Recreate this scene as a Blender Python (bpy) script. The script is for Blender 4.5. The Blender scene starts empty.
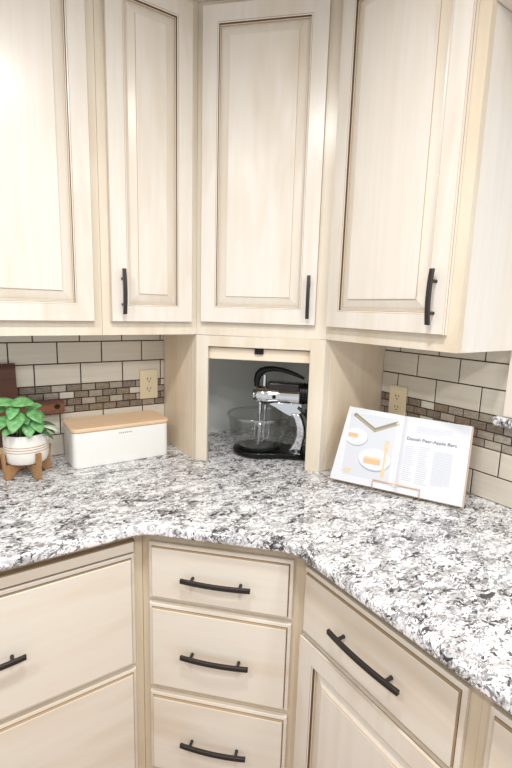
import bpy, bmesh, math, random
from mathutils import Vector, Matrix

Z0 = 0.914                      # worktop height above the floor; everything is laid out from the worktop, then lifted
COL = bpy.context.scene.collection
PI = math.pi
A, D = 0.609, 0.292             # diagonal wall cabinet: side on the wall, depth of the wall cabinets
HU = 0.4598                     # underside of the wall cabinets above the worktop
L_END = 1.0757                  # end of the right wall cabinet
E_, F_ = 0.6633, 0.9409         # worktop front edge and where it turns into the diagonal
BD, BC = 0.61, 0.925            # base cabinet depth and diagonal corner
S2 = math.sqrt(0.5)
TOPS = []

# ------------------------------------------------------------------ materials
def newmat(name):
    m = bpy.data.materials.new(name); m.use_nodes = True
    nt = m.node_tree; b = nt.nodes['Principled BSDF']
    return m, nt, b

def lin(r, g, b):
    def f(c):
        c /= 255.0
        return c / 12.92 if c <= 0.04045 else ((c + 0.055) / 1.055) ** 2.4
    return (f(r), f(g), f(b), 1)

def simple(name, rgb, rough=0.5, metal=0.0, spec=0.5, coat=0.0):
    m, nt, b = newmat(name)
    b.inputs['Base Color'].default_value = lin(*rgb)
    b.inputs['Roughness'].default_value = rough
    b.inputs['Metallic'].default_value = metal
    b.inputs['Specular IOR Level'].default_value = spec
    b.inputs['Coat Weight'].default_value = coat
    return m

def N(nt, t, **kw):
    n = nt.nodes.new(t)
    for k, v in kw.items(): setattr(n, k, v)
    return n

def ramp(nt, src, stops, interp='LINEAR'):
    r = N(nt, 'ShaderNodeValToRGB'); r.color_ramp.interpolation = interp
    els = r.color_ramp.elements
    while len(els) < len(stops): els.new(0.5)
    for e, (p, c) in zip(els, stops): e.position = p; e.color = c
    nt.links.new(src, r.inputs['Fac']); return r.outputs['Color']

def noise(nt, vec, scale, detail=3, rough=0.5, dist=0.0):
    n = N(nt, 'ShaderNodeTexNoise')
    n.inputs['Scale'].default_value = scale; n.inputs['Detail'].default_value = detail
    n.inputs['Roughness'].default_value = rough; n.inputs['Distortion'].default_value = dist
    nt.links.new(vec, n.inputs['Vector']); return n.outputs['Fac']

def mixc(nt, fac, a, b, mode='MIX'):
    n = N(nt, 'ShaderNodeMix', data_type='RGBA', blend_type=mode)
    for s, v in ((n.inputs[0], fac), (n.inputs[6], a), (n.inputs[7], b)):
        if isinstance(v, (tuple, float, int)): s.default_value = v
        else: nt.links.new(v, s)
    return n.outputs[2]

def coords(nt, scale=(1, 1, 1), seed=True):
    tc = N(nt, 'ShaderNodeTexCoord'); mp = N(nt, 'ShaderNodeMapping')
    mp.inputs['Scale'].default_value = scale
    nt.links.new(tc.outputs['Object'], mp.inputs['Vector'])
    if seed:
        oi = N(nt, 'ShaderNodeObjectInfo'); mu = N(nt, 'ShaderNodeMath', operation='MULTIPLY')
        mu.inputs[1].default_value = 37.0
        nt.links.new(oi.outputs['Random'], mu.inputs[0]); nt.links.new(mu.outputs[0], mp.inputs['Location'])
    return mp.outputs['Vector']

def paint(name, base, streak, blotch, vertical=True, rough=0.27):
    """cream paint with a brushed brown glaze wiped along the grain"""
    m, nt, b = newmat(name)
    v = coords(nt, (46, 46, 2.6) if vertical else (2.6, 46, 46))
    s = noise(nt, v, 1.0, 4, 0.6)
    f1 = ramp(nt, s, [(0.40, (0, 0, 0, 1)), (0.75, (1, 1, 1, 1))])
    v2 = coords(nt, (7, 7, 1.5) if vertical else (1.5, 7, 7))
    f2 = ramp(nt, noise(nt, v2, 1.0, 3, 0.55, 0.3), [(0.50, (0, 0, 0, 1)), (0.72, (1, 1, 1, 1))])
    c = mixc(nt, f1, lin(*base), lin(*streak))
    c = mixc(nt, f2, c, lin(*blotch))
    nt.links.new(c, b.inputs['Base Color'])
    b.inputs['Roughness'].default_value = rough
    b.inputs['Specular IOR Level'].default_value = 0.36
    return m

def wood(name, c1, c2, c3, axis=0, rough=0.4, scale=1.0):
    m, nt, b = newmat(name)
    sc = [45 * scale] * 3; sc[axis] = 3 * scale
    v = coords(nt, tuple(sc))
    a = noise(nt, v, 1.0, 5, 0.6, 0.6)
    c = ramp(nt, a, [(0.25, lin(*c1)), (0.5, lin(*c2)), (0.75, lin(*c3))])
    nt.links.new(c, b.inputs['Base Color']); b.inputs['Roughness'].default_value = rough
    return m

M = {}
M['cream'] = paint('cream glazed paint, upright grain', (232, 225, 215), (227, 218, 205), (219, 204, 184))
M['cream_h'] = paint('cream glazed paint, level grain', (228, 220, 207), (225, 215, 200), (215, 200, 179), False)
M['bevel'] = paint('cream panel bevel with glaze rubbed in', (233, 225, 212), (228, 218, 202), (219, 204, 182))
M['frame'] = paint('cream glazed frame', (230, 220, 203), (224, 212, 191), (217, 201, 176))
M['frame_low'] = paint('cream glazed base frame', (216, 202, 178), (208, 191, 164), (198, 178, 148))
M['maple'] = paint('pale maple side panel', (234, 219, 196), (228, 210, 184), (225, 204, 176), True, 0.4)
M['maple_raw'] = paint('natural maple edge', (238, 222, 200), (232, 213, 188), (228, 208, 182), False, 0.4)
M['glaze'] = simple('dark brown glaze line', (92, 72, 54), 0.45)
M['glaze_step'] = simple('glaze in a step', (170, 145, 115), 0.45)
M['glaze_mid'] = simple('brown glaze', (196, 176, 148), 0.4)
M['glaze_light'] = simple('pale brown glaze', (224, 209, 188), 0.35)
M['bronze'] = simple('oil rubbed bronze', (58, 54, 53), 0.4, 0.5)
M['bronze_edge'] = simple('worn bronze edge', (96, 74, 60), 0.4, 0.7)
M['black_gloss'] = simple('black gloss plastic', (10, 10, 11), 0.12, 0, 0.35)
M['black_satin'] = simple('black satin', (18, 17, 17), 0.4, 0, 0.3)
M['brown_gloss'] = simple('dark brown enamel', (46, 36, 31), 0.2)
M['chrome'] = simple('chrome', (225, 226, 228), 0.07, 1.0)
M['white_enamel'] = simple('white enamel', (240, 239, 234), 0.3)
M['ceramic'] = simple('off white ceramic', (238, 234, 226), 0.45)
M['stripe'] = simple('tan glaze stripe', (178, 130, 92), 0.5)
M['soil'] = simple('dark soil', (58, 42, 32), 0.95)
M['almond'] = simple('almond plastic', (231, 217, 184), 0.35)
M['slot'] = simple('dark slot', (45, 38, 30), 0.6)
M['paper'] = simple('white paper', (220, 221, 225), 0.6, 0, 0.3)
M['paper_edge'] = simple('page edges', (232, 226, 215), 0.7, 0, 0.2)
M['cover'] = simple('cloth book cover', (214, 188, 164), 0.7)
M['photo_grey'] = simple('printed photo ground', (208, 210, 216), 0.5)
M['photo_white'] = simple('printed plate', (220, 221, 226), 0.5)
M['photo_shade'] = simple('printed plate rim', (164, 168, 182), 0.5)
M['photo_olive'] = simple('printed olive strip', (140, 130, 104), 0.5)
M['photo_olive2'] = simple('printed pale olive', (166, 158, 134), 0.5)
M['photo_orange'] = simple('printed orange bar', (226, 180, 140), 0.5)
M['photo_gold'] = simple('printed gold', (228, 200, 155), 0.5)
M['ink'] = simple('grey ink', (92, 100, 116), 0.6)
M['ink_pale'] = simple('pale grey ink', (200, 203, 210), 0.6)
M['copper'] = simple('copper wire', (214, 168, 128), 0.3, 0.8)
M['grout'] = simple('dark brown grout', (62, 51, 43), 0.9)
M['caulk'] = simple('pale caulk', (214, 204, 186), 0.7)
M['ceiling'] = simple('white ceiling', (240, 238, 233), 0.9)
M['drywall'] = simple('grey white drywall', (240, 243, 240), 0.5)
M['trim'] = simple('pale pink beige trim', (232, 220, 207), 0.4)
M['lamp_rim'] = simple('white trim', (245, 245, 245), 0.4)
M['bamboo'] = wood('bamboo', (220, 186, 150), (228, 197, 162), (233, 205, 173), 0, 0.4)
M['acacia'] = wood('acacia', (132, 96, 62), (166, 126, 84), (190, 152, 108), 2, 0.5)
M['walnut'] = wood('dark walnut', (60, 35, 24), (84, 50, 34), (104, 64, 44), 0, 0.65)
M['cherry'] = wood('red cherry', (72, 40, 24), (104, 60, 36), (134, 80, 48), 0, 0.6)
M['maple_strip'] = wood('maple strip', (206, 172, 130), (222, 192, 150), (230, 204, 166), 0, 0.4)
M['floor'] = wood('floor boards', (120, 88, 60), (146, 110, 78), (166, 128, 94), 0, 0.4, 0.3)

def tile_mat(name, c1, c2, rough=0.12):
    m, nt, b = newmat(name)
    f = noise(nt, coords(nt, (3, 3, 60), False), 1.0, 4, 0.6, 0.4)
    f = ramp(nt, f, [(0.35, (0, 0, 0, 1)), (0.7, (1, 1, 1, 1))])
    nt.links.new(mixc(nt, f, lin(*c1), lin(*c2)), b.inputs['Base Color'])
    b.inputs['Roughness'].default_value = rough
    bp = N(nt, 'ShaderNodeBump'); bp.inputs['Strength'].default_value = 0.15; bp.inputs['Distance'].default_value = 0.002
    nt.links.new(noise(nt, coords(nt, (12, 12, 30), False), 1.0, 2), bp.inputs['Height'])
    nt.links.new(bp.outputs['Normal'], b.inputs['Normal'])
    return m
M['tile'] = tile_mat('beige subway tile glaze', (217, 209, 194), (210, 201, 185))

def glass_tile(name, c1, c2):
    m, nt, b = newmat(name)
    f = noise(nt, coords(nt, (60, 60, 240), False), 1.0, 4, 0.7, 1.0)
    f = ramp(nt, f, [(0.38, (0, 0, 0, 1)), (0.62, (1, 1, 1, 1))])
    nt.links.new(mixc(nt, f, lin(*c1), lin(*c2)), b.inputs['Base Color'])
    b.inputs['Roughness'].default_value = 0.12
    return m
M['mos_a'] = glass_tile('brown mosaic', (112, 99, 86), (146, 133, 118))
M['mos_b'] = glass_tile('taupe mosaic', (146, 136, 122), (176, 166, 152))
M['mos_c'] = glass_tile('greige mosaic', (170, 160, 146), (194, 184, 170))
M['mos_d'] = glass_tile('pale mosaic', (204, 198, 184), (222, 217, 205))
M['mos_e'] = glass_tile('umber mosaic', (124, 109, 90), (156, 141, 121))

def granite():
    m, nt, b = newmat('white granite with grey and black flakes')
    v = coords(nt, (0.78, 1.25, 1.0), False)
    v.node.inputs['Rotation'].default_value = (0, 0, 0.5)
    big = noise(nt, v, 14, 4, 0.55, 0.5)
    def speck(scale, det, rg, dist, lo, hi, wt):
        ad = N(nt, 'ShaderNodeMath', operation='MULTIPLY_ADD'); ad.inputs[1].default_value = wt
        nt.links.new(big, ad.inputs[0]); nt.links.new(noise(nt, v, scale, det, rg, dist), ad.inputs[2])
        o = 0.5 * wt
        return ramp(nt, ad.outputs[0], [(lo + o, (0, 0, 0, 1)), (hi + o, (1, 1, 1, 1))])
    c = ramp(nt, noise(nt, v, 38, 4, 0.62, 0.8), [(0.37, lin(188, 188, 191)), (0.45, lin(216, 216, 218)), (0.52, lin(237, 237, 238))])
    c = mixc(nt, speck(36, 4, 0.6, 1.2, 0.53, 0.60, 0.15), c, lin(181, 178, 177))
    c = mixc(nt, speck(56, 4, 0.64, 1.3, 0.545, 0.580, 0.25), c, lin(146, 144, 145))
    c = mixc(nt, speck(47, 5, 0.66, 1.5, 0.572, 0.600, 0.4), c, lin(66, 64, 67))
    c = mixc(nt, speck(150, 3, 0.6, 0.8, 0.575, 0.62, 0.2), c, lin(112, 108, 107))
    nt.links.new(c, b.inputs['Base Color'])
    b.inputs['Roughness'].default_value = 0.14
    return m
M['granite'] = granite()

def leaf_mat():
    m, nt, b = newmat('leaf green')
    f = noise(nt, coords(nt, (60, 60, 60)), 1.0, 3)
    c = ramp(nt, f, [(0.3, lin(84, 142, 82)), (0.6, lin(124, 184, 116)), (0.8, lin(152, 204, 142))])
    nt.links.new(c, b.inputs['Base Color']); b.inputs['Roughness'].default_value = 0.4
    b.inputs['Transmission Weight'].default_value = 0.0
    return m
M['leaf'] = leaf_mat()
M['leaf_dark'] = simple('dark leaf green', (58, 104, 62), 0.4)
M['leaf_pale'] = simple('pale leaf edge', (206, 218, 190), 0.45)
M['stem'] = simple('green stem', (96, 140, 80), 0.5)

def thin_glass(name, tint=(0.97, 0.985, 0.98, 1), rough=0.02, gain=0.55, base=0.04):
    m = bpy.data.materials.new(name); m.use_nodes = True
    nt = m.node_tree; nt.nodes.clear()
    out = N(nt, 'ShaderNodeOutputMaterial'); mx = N(nt, 'ShaderNodeMixShader')
    tr = N(nt, 'ShaderNodeBsdfTransparent'); tr.inputs['Color'].default_value = tint
    gl = N(nt, 'ShaderNodeBsdfGlossy'); gl.inputs['Roughness'].default_value = rough
    lw = N(nt, 'ShaderNodeLayerWeight'); lw.inputs['Blend'].default_value = 0.5
    pw = N(nt, 'ShaderNodeMath', operation='POWER'); pw.inputs[1].default_value = 3.0
    ma = N(nt, 'ShaderNodeMath', operation='MULTIPLY_ADD'); ma.inputs[1].default_value = gain; ma.inputs[2].default_value = base
    nt.links.new(lw.outputs['Facing'], pw.inputs[0]); nt.links.new(pw.outputs[0], ma.inputs[0])
    nt.links.new(ma.outputs[0], mx.inputs[0]); nt.links.new(tr.outputs[0], mx.inputs[1])
    nt.links.new(gl.outputs[0], mx.inputs[2]); nt.links.new(mx.outputs[0], out.inputs['Surface'])
    return m
M['glass'] = thin_glass('clear bowl glass', (0.985, 0.992, 0.988, 1))
M['glass_rim'] = thin_glass('thick glass rim', (0.9, 0.94, 0.92, 1), 0.05, 0.5, 0.3)
M['pane'] = thin_glass('window glass', (0.95, 0.97, 0.97, 1))

# ------------------------------------------------------------------ mesh builder
class MB:
    def __init__(self): self.v = []; self.f = []; self.mi = []; self.mats = []; self.sm = []
    def _m(self, m):
        if m not in self.mats: self.mats.append(m)
        return self.mats.index(m)
    def add(self, verts, faces, m, smooth=False):
        o = len(self.v); k = self._m(m)
        self.v += [tuple(x) for x in verts]
        for f in faces:
            self.f.append([i + o for i in f]); self.mi.append(k); self.sm.append(smooth)
    def box(self, x0, x1, y0, y1, z0, z1, m, xf=None):
        vs = [(x, y, z) for z in (z0, z1) for y in (y0, y1) for x in (x0, x1)]
        if xf: vs = [xf(Vector(q)) for q in vs]
        self.add(vs, [(0, 2, 3, 1), (4, 5, 7, 6), (0, 1, 5, 4), (2, 6, 7, 3), (0, 4, 6, 2), (1, 3, 7, 5)], m)
    def prism(self, poly, z0, z1, m, xf=None, smooth=False):
        n = len(poly)
        vs = [Vector((x, y, z0)) for x, y in poly] + [Vector((x, y, z1)) for x, y in poly]
        if xf: vs = [xf(q) for q in vs]
        fs = [tuple(range(n))[::-1], tuple(range(n, 2 * n))]
        self.add(vs, fs, m)
        o = len(self.v) - 2 * n; k = self._m(m)
        for i in range(n):
            j = (i + 1) % n
            self.f.append([o + i, o + j, o + n + j, o + n + i]); self.mi.append(k); self.sm.append(smooth)
    def tube(self, path, rad, m, seg=10, closed=False, flat=1.0, flat_axis=None):
        P = [Vector(p) for p in path]; n = len(P)
        R = rad if isinstance(rad, (list, tuple)) else [rad] * n
        vs = []; up = None
        for i in range(n):
            if closed: t = P[(i + 1) % n] - P[i - 1]
            else: t = P[min(i + 1, n - 1)] - P[max(i - 1, 0)]
            t.normalize()
            if up is None:
                up = Vector((0, 0, 1)) if abs(t.z) < 0.9 else Vector((0, 1, 0))
                if flat_axis: up = Vector(flat_axis)
            a = (up - t * up.dot(t)).normalized(); b = t.cross(a); up = a
            for k in range(seg):
                an = 2 * PI * k / seg
                vs.append(P[i] + a * (math.cos(an) * R[i] * flat) + b * (math.sin(an) * R[i]))
        fs = []
        for i in range(n if closed else n - 1):
            j = (i + 1) % n
            for k in range(seg):
                l = (k + 1) % seg
                fs.append((i * seg + k, i * seg + l, j * seg + l, j * seg + k))
        if not closed:
            fs.append(tuple(range(seg))[::-1]); fs.append(tuple(range((n - 1) * seg, n * seg)))
        self.add(vs, fs, m, True)
    def lathe(self, prof, m, seg=40, c=(0, 0, 0), axis='z', band=None):
        vs = []; n = len(prof)
        for r, h in prof:
            for k in range(seg):
                a = 2 * PI * k / seg; x, y = r * math.cos(a), r * math.sin(a)
                if axis == 'z': q = (c[0] + x, c[1] + y, c[2] + h)
                elif axis == 'x': q = (c[0] + h, c[1] + x, c[2] + y)
                else: q = (c[0] + x, c[1] + h, c[2] + y)
                vs.append(q)
        for i in range(n - 1):
            mm = band[i] if band else m
            o = len(self.v) if i == 0 else o
            if i == 0: self.v += [tuple(x) for x in vs]
            k_ = self._m(mm)
            for k in range(seg):
                l = (k + 1) % seg
                self.f.append([o + i * seg + k, o + i * seg + l, o + (i + 1) * seg + l, o + (i + 1) * seg + k])
                self.mi.append(k_); self.sm.append(True)
        for i in (0, n - 1):
            if prof[i][0] > 1e-6:
                self.f.append([o + i * seg + k for k in range(seg)]); self.mi.append(self._m(m)); self.sm.append(False)
    def rings(self, x0, x1, z0, z1, rg, mats, fill, back=True):
        """nested rectangles, each (inset, y); a mitred profile around a door or drawer front"""
        vs = []
        for ins, y in rg:
            vs += [(x0 + ins, y, z0 + ins), (x1 - ins, y, z0 + ins), (x1 - ins, y, z1 - ins), (x0 + ins, y, z1 - ins)]
        o = len(self.v); self.v += vs
        for i in range(len(rg) - 1):
            k = self._m(mats[i])
            for a in range(4):
                b = (a + 1) % 4
                self.f.append([o + 4 * i + a, o + 4 * i + b, o + 4 * i + 4 + b, o + 4 * i + 4 + a]); self.mi.append(k); self.sm.append(False)
        if fill:
            q = o + 4 * (len(rg) - 1)
            self.f.append([q, q + 1, q + 2, q + 3]); self.mi.append(self._m(fill)); self.sm.append(False)
        if back:
            self.f.append([o + 3, o + 2, o + 1, o]); self.mi.append(self._m(fill or mats[0])); self.sm.append(False)
    def build(self, name, parent=None, bevel=0.0, seg=2, loc=None, rot=None, angle=35, kind=None):
        me = bpy.data.meshes.new(name)
        me.from_pydata(self.v, [], self.f); 
        for mm in self.mats: me.materials.append(mm)
        for p, k, s in zip(me.polygons, self.mi, self.sm): p.material_index = k; p.use_smooth = s
        bm = bmesh.new(); bm.from_mesh(me)
        bmesh.ops.remove_doubles(bm, verts=bm.verts, dist=1e-6)
        bmesh.ops.recalc_face_normals(bm, faces=bm.faces)
        bm.to_mesh(me); bm.free()
        if any(self.sm): me.set_sharp_from_angle(angle=math.radians(angle))
        o = bpy.data.objects.new(name, me); COL.objects.link(o)
        if parent is not None: o.parent = parent
        else: TOPS.append(o)
        if loc is not None: o.location = loc
        if rot is not None: o.rotation_euler = rot
        if kind: o['kind'] = kind
        if bevel:
            b = o.modifiers.new('Bevel', 'BEVEL'); b.width = bevel; b.segments = seg; b.limit_method = 'ANGLE'; b.angle_limit = math.radians(40)
        return o

def tag(o, label, cat, group=None):
    o['label'] = label; o['category'] = cat
    if group: o['group'] = group
    return o

def thing(name, label, cat, loc=(0, 0, 0), rotz=0.0, group=None, rot=None):
    o = bpy.data.objects.new(name, None); COL.objects.link(o)
    o.empty_display_size = 0.05
    o.location = loc; o.rotation_euler = rot if rot else (0, 0, rotz)
    TOPS.append(o)
    return tag(o, label, cat, group)

def structure(o):
    o['kind'] = 'structure'; return o

# ------------------------------------------------------------------ room shell
XL, YN = -2.6, -3.0             # how far the two walls run
FL = -Z0; CE = 1.526            # floor and ceiling measured from the worktop
W0 = 0.009                      # drywall plane; tile faces lie at 0

mb = MB(); mb.box(XL, 0.12, W0, 0.12, FL, CE, M['drywall'])
wall_left = structure(mb.build('wall_left'))

WY0, WY1, WZ0, WZ1 = -1.134, -1.93, 0.268, 1.20   # window opening in the right wall
mb = MB()
mb.box(W0, 0.12, WY0, W0 - 0.0005, FL, CE, M['drywall'])
mb.box(W0, 0.12, YN, WY1, FL, CE, M['drywall'])
mb.box(W0, 0.12, WY1, WY0, FL, WZ0 - 0.03, M['drywall'])
mb.box(W0, 0.12, WY1, WY0, WZ1, CE, M['drywall'])
wall_right = structure(mb.build('wall_right'))
mb = MB(); mb.box(XL, 0.12, YN, 0.12, FL - 0.05, FL, M['floor']); structure(mb.build('floor'))
mb = MB(); mb.box(XL - 0.6, 0.12, YN - 0.8, 0.12, CE, CE + 0.05, M['ceiling']); structure(mb.build('ceiling'))

# tile backsplash: rows of 3x6 tiles with a four-row glass mosaic band
ROWS = [(0.0, 0.0795), (0.0795, 0.1575)]
MOS0, MOS1 = 0.1575, 0.2615
ROWS2 = [(MOS1, 0.3395), (0.3395, 0.4175), (0.4175, 0.4955)]
TW, G = 0.1547, 0.0040
random.seed(7)

def backsplash(name, joint, u0, regions, place, parent):
    """u runs away from the corner along the wall; regions are (u_from, u_to, z_from, z_to)"""
    mb = MB()
    def tile(a, b, z0, z1, m, th):
        for (ra, rb, rz0, rz1) in regions:
            aa, bb = max(a, ra), min(b, rb); zz0, zz1 = max(z0, rz0), min(z1, rz1)
            if bb - aa < 0.004 or zz1 - zz0 < 0.004: continue
            c = 0.0012
            base = [(aa, 0.004, zz0), (bb, 0.004, zz0), (bb, 0.004, zz1), (aa, 0.004, zz1)]
            lip = [(aa, th + c, zz0), (bb, th + c, zz0), (bb, th + c, zz1), (aa, th + c, zz1)]
            top = [(aa + c, th, zz0 + c), (bb - c, th, zz0 + c), (bb - c, th, zz1 - c), (aa + c, th, zz1 - c)]
            vs = [place(*q) for q in base + lip + top]
            fs = []
            for k in range(4):
                l = (k + 1) % 4
                fs += [(k, l, 4 + l, 4 + k), (4 + k, 4 + l, 8 + l, 8 + k)]
            fs.append((8, 9, 10, 11))
            mb.add(vs, fs, m)
    far = max(r[1] for r in regions)
    allrows = [(ROWS[0], 0.5), (ROWS[1], 0.0), (ROWS2[0], 0.5), (ROWS2[1], 0.0), (ROWS2[2], 0.5)]
    for (z0, z1), off in allrows:
        u = joint + off * TW - 3 * TW
        while u < far:
            tile(u + G / 2, u + TW - G / 2, z0 + G / 2, z1 - G / 2, M['tile'], 0.0)
            u += TW
    mw = TW / 3; mh = (MOS1 - MOS0) / 4
    pal = ['mos_a'] * 5 + ['mos_b'] * 4 + ['mos_c'] * 3 + ['mos_d'] * 1 + ['mos_e'] * 3
    for r in range(4):
        u = joint - 3 * TW + (mw / 2 if r % 2 else 0)
        while u < far:
            tile(u + 0.0017, u + mw - 0.0017, MOS0 + r * mh + 0.0017, MOS0 + (r + 1) * mh - 0.0017, M[random.choice(pal)], 0.0005)
            u += mw
    for (ra, rb, rz0, rz1) in regions:
        q = [place(ra, 0.0035, rz0), place(rb, 0.0035, rz0), place(rb, 0.0035, rz1), place(ra, 0.0035, rz1),
             place(ra, 0.0085, rz0), place(rb, 0.0085, rz0), place(rb, 0.0085, rz1), place(ra, 0.0085, rz1)]
        mb.add(q, [(0, 1, 2, 3), (7, 6, 5, 4), (0, 4, 5, 1), (1, 5, 6, 2), (2, 6, 7, 3), (3, 7, 4, 0)], M['grout'])
    return mb.build(name, parent)
bl = backsplash('tile_backsplash', 0.7027, A, [(A + 0.001, 2.4, 0.0005, HU - 0.001)], lambda u, y, z: (-u, y, z), wall_left)
br = backsplash('tile_backsplash', 0.7564, A, [(A + 0.001, 1.0655, 0.0005, HU - 0.001), (1.0655, 2.6, 0.0005, 0.238)], lambda u, y, z: (y, -u, z), wall_right)
for o in (bl, br): o['kind'] = 'structure'

# window over the right counter: casing, granite ledge, sash and glass
win = bpy.data.objects.new('window_1', None); COL.objects.link(win); TOPS.append(win); structure(win)
win.location = (0, -1.53, WZ0)
def wloc(mb):  # shift into the window's own frame
    mb.v = [(x, y + 1.53, z - WZ0) for x, y, z in mb.v]; return mb
mb = MB()
mb.box(-0.014, 0.0085, WY0, -1.066, WZ0, WZ1 + 0.07, M['trim'])
mb.box(-0.014, 0.0085, WY1 - 0.07, WY1, WZ0, WZ1 + 0.07, M['trim'])
mb.box(-0.014, 0.0085, WY1, WY0, WZ1, WZ1 + 0.07, M['trim'])
structure(wloc(mb).build('window_casing', win, 0.002))
mb = MB(); mb.box(-0.034, 0.125, WY1 - 0.09, -1.046, WZ0 - 0.029, WZ0 - 0.0005, M['granite'])
structure(wloc(mb).build('window_sill', win, 0.009, 4))
mb = MB()
for (y0, y1, z0, z1) in ((WY1, WY1 + 0.05, WZ0, WZ1), (WY0 - 0.05, WY0, WZ0, WZ1), (WY1 + 0.05, WY0 - 0.05, WZ0, WZ0 + 0.05), (WY1 + 0.05, WY0 - 0.05, WZ1 - 0.05, WZ1), (-1.55, -1.51, WZ0 + 0.05, WZ1 - 0.05)):
    mb.box(0.07, 0.105, y0, y1, z0, z1, M['lamp_rim'])
structure(wloc(mb).build('window_frame', win, 0.003))
mb = MB(); mb.box(0.084, 0.09, WY1 + 0.045, WY0 - 0.045, WZ0 + 0.045, WZ1 - 0.045, M['pane'])
structure(wloc(mb).build('window_pane', win))

# crown moulding along the tops of the wall cabinets
CZ = 1.4855
def sweep(mb, line, prof, m):
    """line: plan points, room side on the right hand; prof: (out, z)"""
    n = len(line); P = [Vector(p) for p in line]
    nrm = []
    for i in range(n):
        ds = []
        if i > 0: ds.append((P[i] - P[i - 1]).normalized())
        if i < n - 1: ds.append((P[i + 1] - P[i]).normalized())
        ns = [Vector((d.y, -d.x)) for d in ds]
        if len(ns) == 1: nrm.append(ns[0])
        else:
            b = (ns[0] + ns[1]).normalized(); nrm.append(b / max(0.3, b.dot(ns[0])))
    k = len(prof); vs = []
    for i in range(n):
        for o, z in prof: vs.append((P[i].x + nrm[i].x * o, P[i].y + nrm[i].y * o, z))
    fs = []
    for i in range(n - 1):
        for j in range(k):
            l = (j + 1) % k
            fs.append((i * k + j, i * k + l, (i + 1) * k + l, (i + 1) * k + j))
    fs += [tuple(range(k)), tuple(range((n - 1) * k, n * k))[::-1]]
    mb.add(vs, fs, m)
mb = MB()
sweep(mb, [(-2.0, -D), (-A, -D), (-D, -A), (-D, -L_END)],
      [(0.0005, CZ), (0.018, CZ), (0.02, CZ + 0.004), (0.02, CZ + 0.012), (0.024, CZ + 0.016), (0.03, CZ + 0.03), (0.034, CZ + 0.034), (0.0005, CZ + 0.034)], M['frame'])
structure(mb.build('trim_1'))
# boxed valance spanning the window beside the end of the right wall cabinet
mb = MB(); mb.box(-0.278, 0.008, -1.93, -L_END - 0.0015, 1.2275, CE - 0.001, M['trim'])
structure(mb.build('trim_2', None, 0.002))

# ------------------------------------------------------------------ cabinets
# in a cabinet's own frame x runs along the face, y goes into the cabinet, the face frame's front is y = 0
TH = 0.02
def door(parent, x0, x1, z0, z1, m, handle=None, hz=None):
    mb = MB()
    y = -TH
    lip = M['glaze_light']
    mb.rings(x0, x1, z0, z1,
        [(0, -0.001), (0, y + 0.0100), (0.0006, y + 0.0080), (0.0006, y + 0.0030), (0.0006, y + 0.0012), (0.0018, y), (0.0495, y), (0.0507, y + 0.0008), (0.0540, y + 0.0014), (0.0552, y + 0.008), (0.0575, y + 0.0085), (0.0585, y + 0.0125)],
        [m, M['glaze_step'], m, m, M['glaze_mid'], m, M['glaze_step'], m, M['glaze'], lip, M['glaze_mid']], None)
    # close the back of the panel recess so the frame is a solid
    d = mb.build('door', parent)
    pb = MB()
    pb.rings(x0 + 0.0587, x1 - 0.0587, z0 + 0.0587, z1 - 0.0587,
        [(0, -0.0015), (0, y + 0.0125), (0.002, y + 0.0125), (0.006, y + 0.0105), (0.027, y + 0.0045), (0.0285, y + 0.0042), (0.0292, y + 0.0015), (0.031, y + 0.001)],
        [M['glaze_mid'], lip, M['bevel'], M['bevel'], lip, M['glaze_mid'], m], m)
    pb.build('raised_panel', d)
    if handle is not None: pull(d, handle, hz, 0.137, 0.078, True)
    return d

def pull(parent, cx, cz, length, centres, upright):
    """arched bar pull on two posts"""
    mb = MB()
    n = 13; bw, bt = 0.0056, 0.0042
    def xf(s, d, w):  # s along the bar, d out from the door, w across
        return (cx + w, -TH - d, cz + s) if upright else (cx + s, -TH - d, cz + w)
    vs = []
    for i in range(n):
        s = (i / (n - 1) - 0.5) * length; t = 2 * s / length
        d = 0.0195 + 0.006 * (1 - t * t)
        for dd, w in ((-bt, -bw), (-bt, bw), (bt, bw), (bt, -bw)): vs.append(xf(s, d + dd, w))
    fs = []
    for i in range(n - 1):
        for k in range(4):
            l = (k + 1) % 4
            fs.append((i * 4 + k, i * 4 + l, i * 4 + 4 + l, i * 4 + 4 + k))
    fe = fs[3::4]; fs = [f for i, f in enumerate(fs) if i % 4 != 3]
    fs += [(0, 1, 2, 3), tuple(range((n - 1) * 4, n * 4))]
    mb.add(vs, fs, M['bronze']); mb.add(vs, fe, M['bronze_edge'])
    for sg in (-1, 1):
        s = sg * centres / 2
        ring = []
        path = [xf(s, -0.001, 0), xf(s, 0.003, 0), xf(s, 0.004, 0), xf(s, 0.022, 0)]
        mb.tube(path, [0.0046, 0.0042, 0.0042, 0.0042], M['bronze'], 12)
    return mb.build('handle', parent, 0.001, 2)

def drawer(parent, x0, x1, z0, z1, m, handle=None, length=0.187, centres=0.130):
    mb = MB(); y = -TH; lip = M['glaze_light']
    mb.rings(x0, x1, z0, z1,
        [(0, -0.001), (0, y + 0.010), (0.002, y + 0.0085), (0.009, y + 0.0075), (0.0102, y + 0.0072), (0.0118, y + 0.001), (0.0132, y)],
        [m, m, m, M['glaze'], M['glaze_step'], m], m)
    d = mb.build('drawer', parent)
    if handle is not None: pull(d, handle, (z0 + z1) / 2, length, centres, False)
    return d

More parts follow.
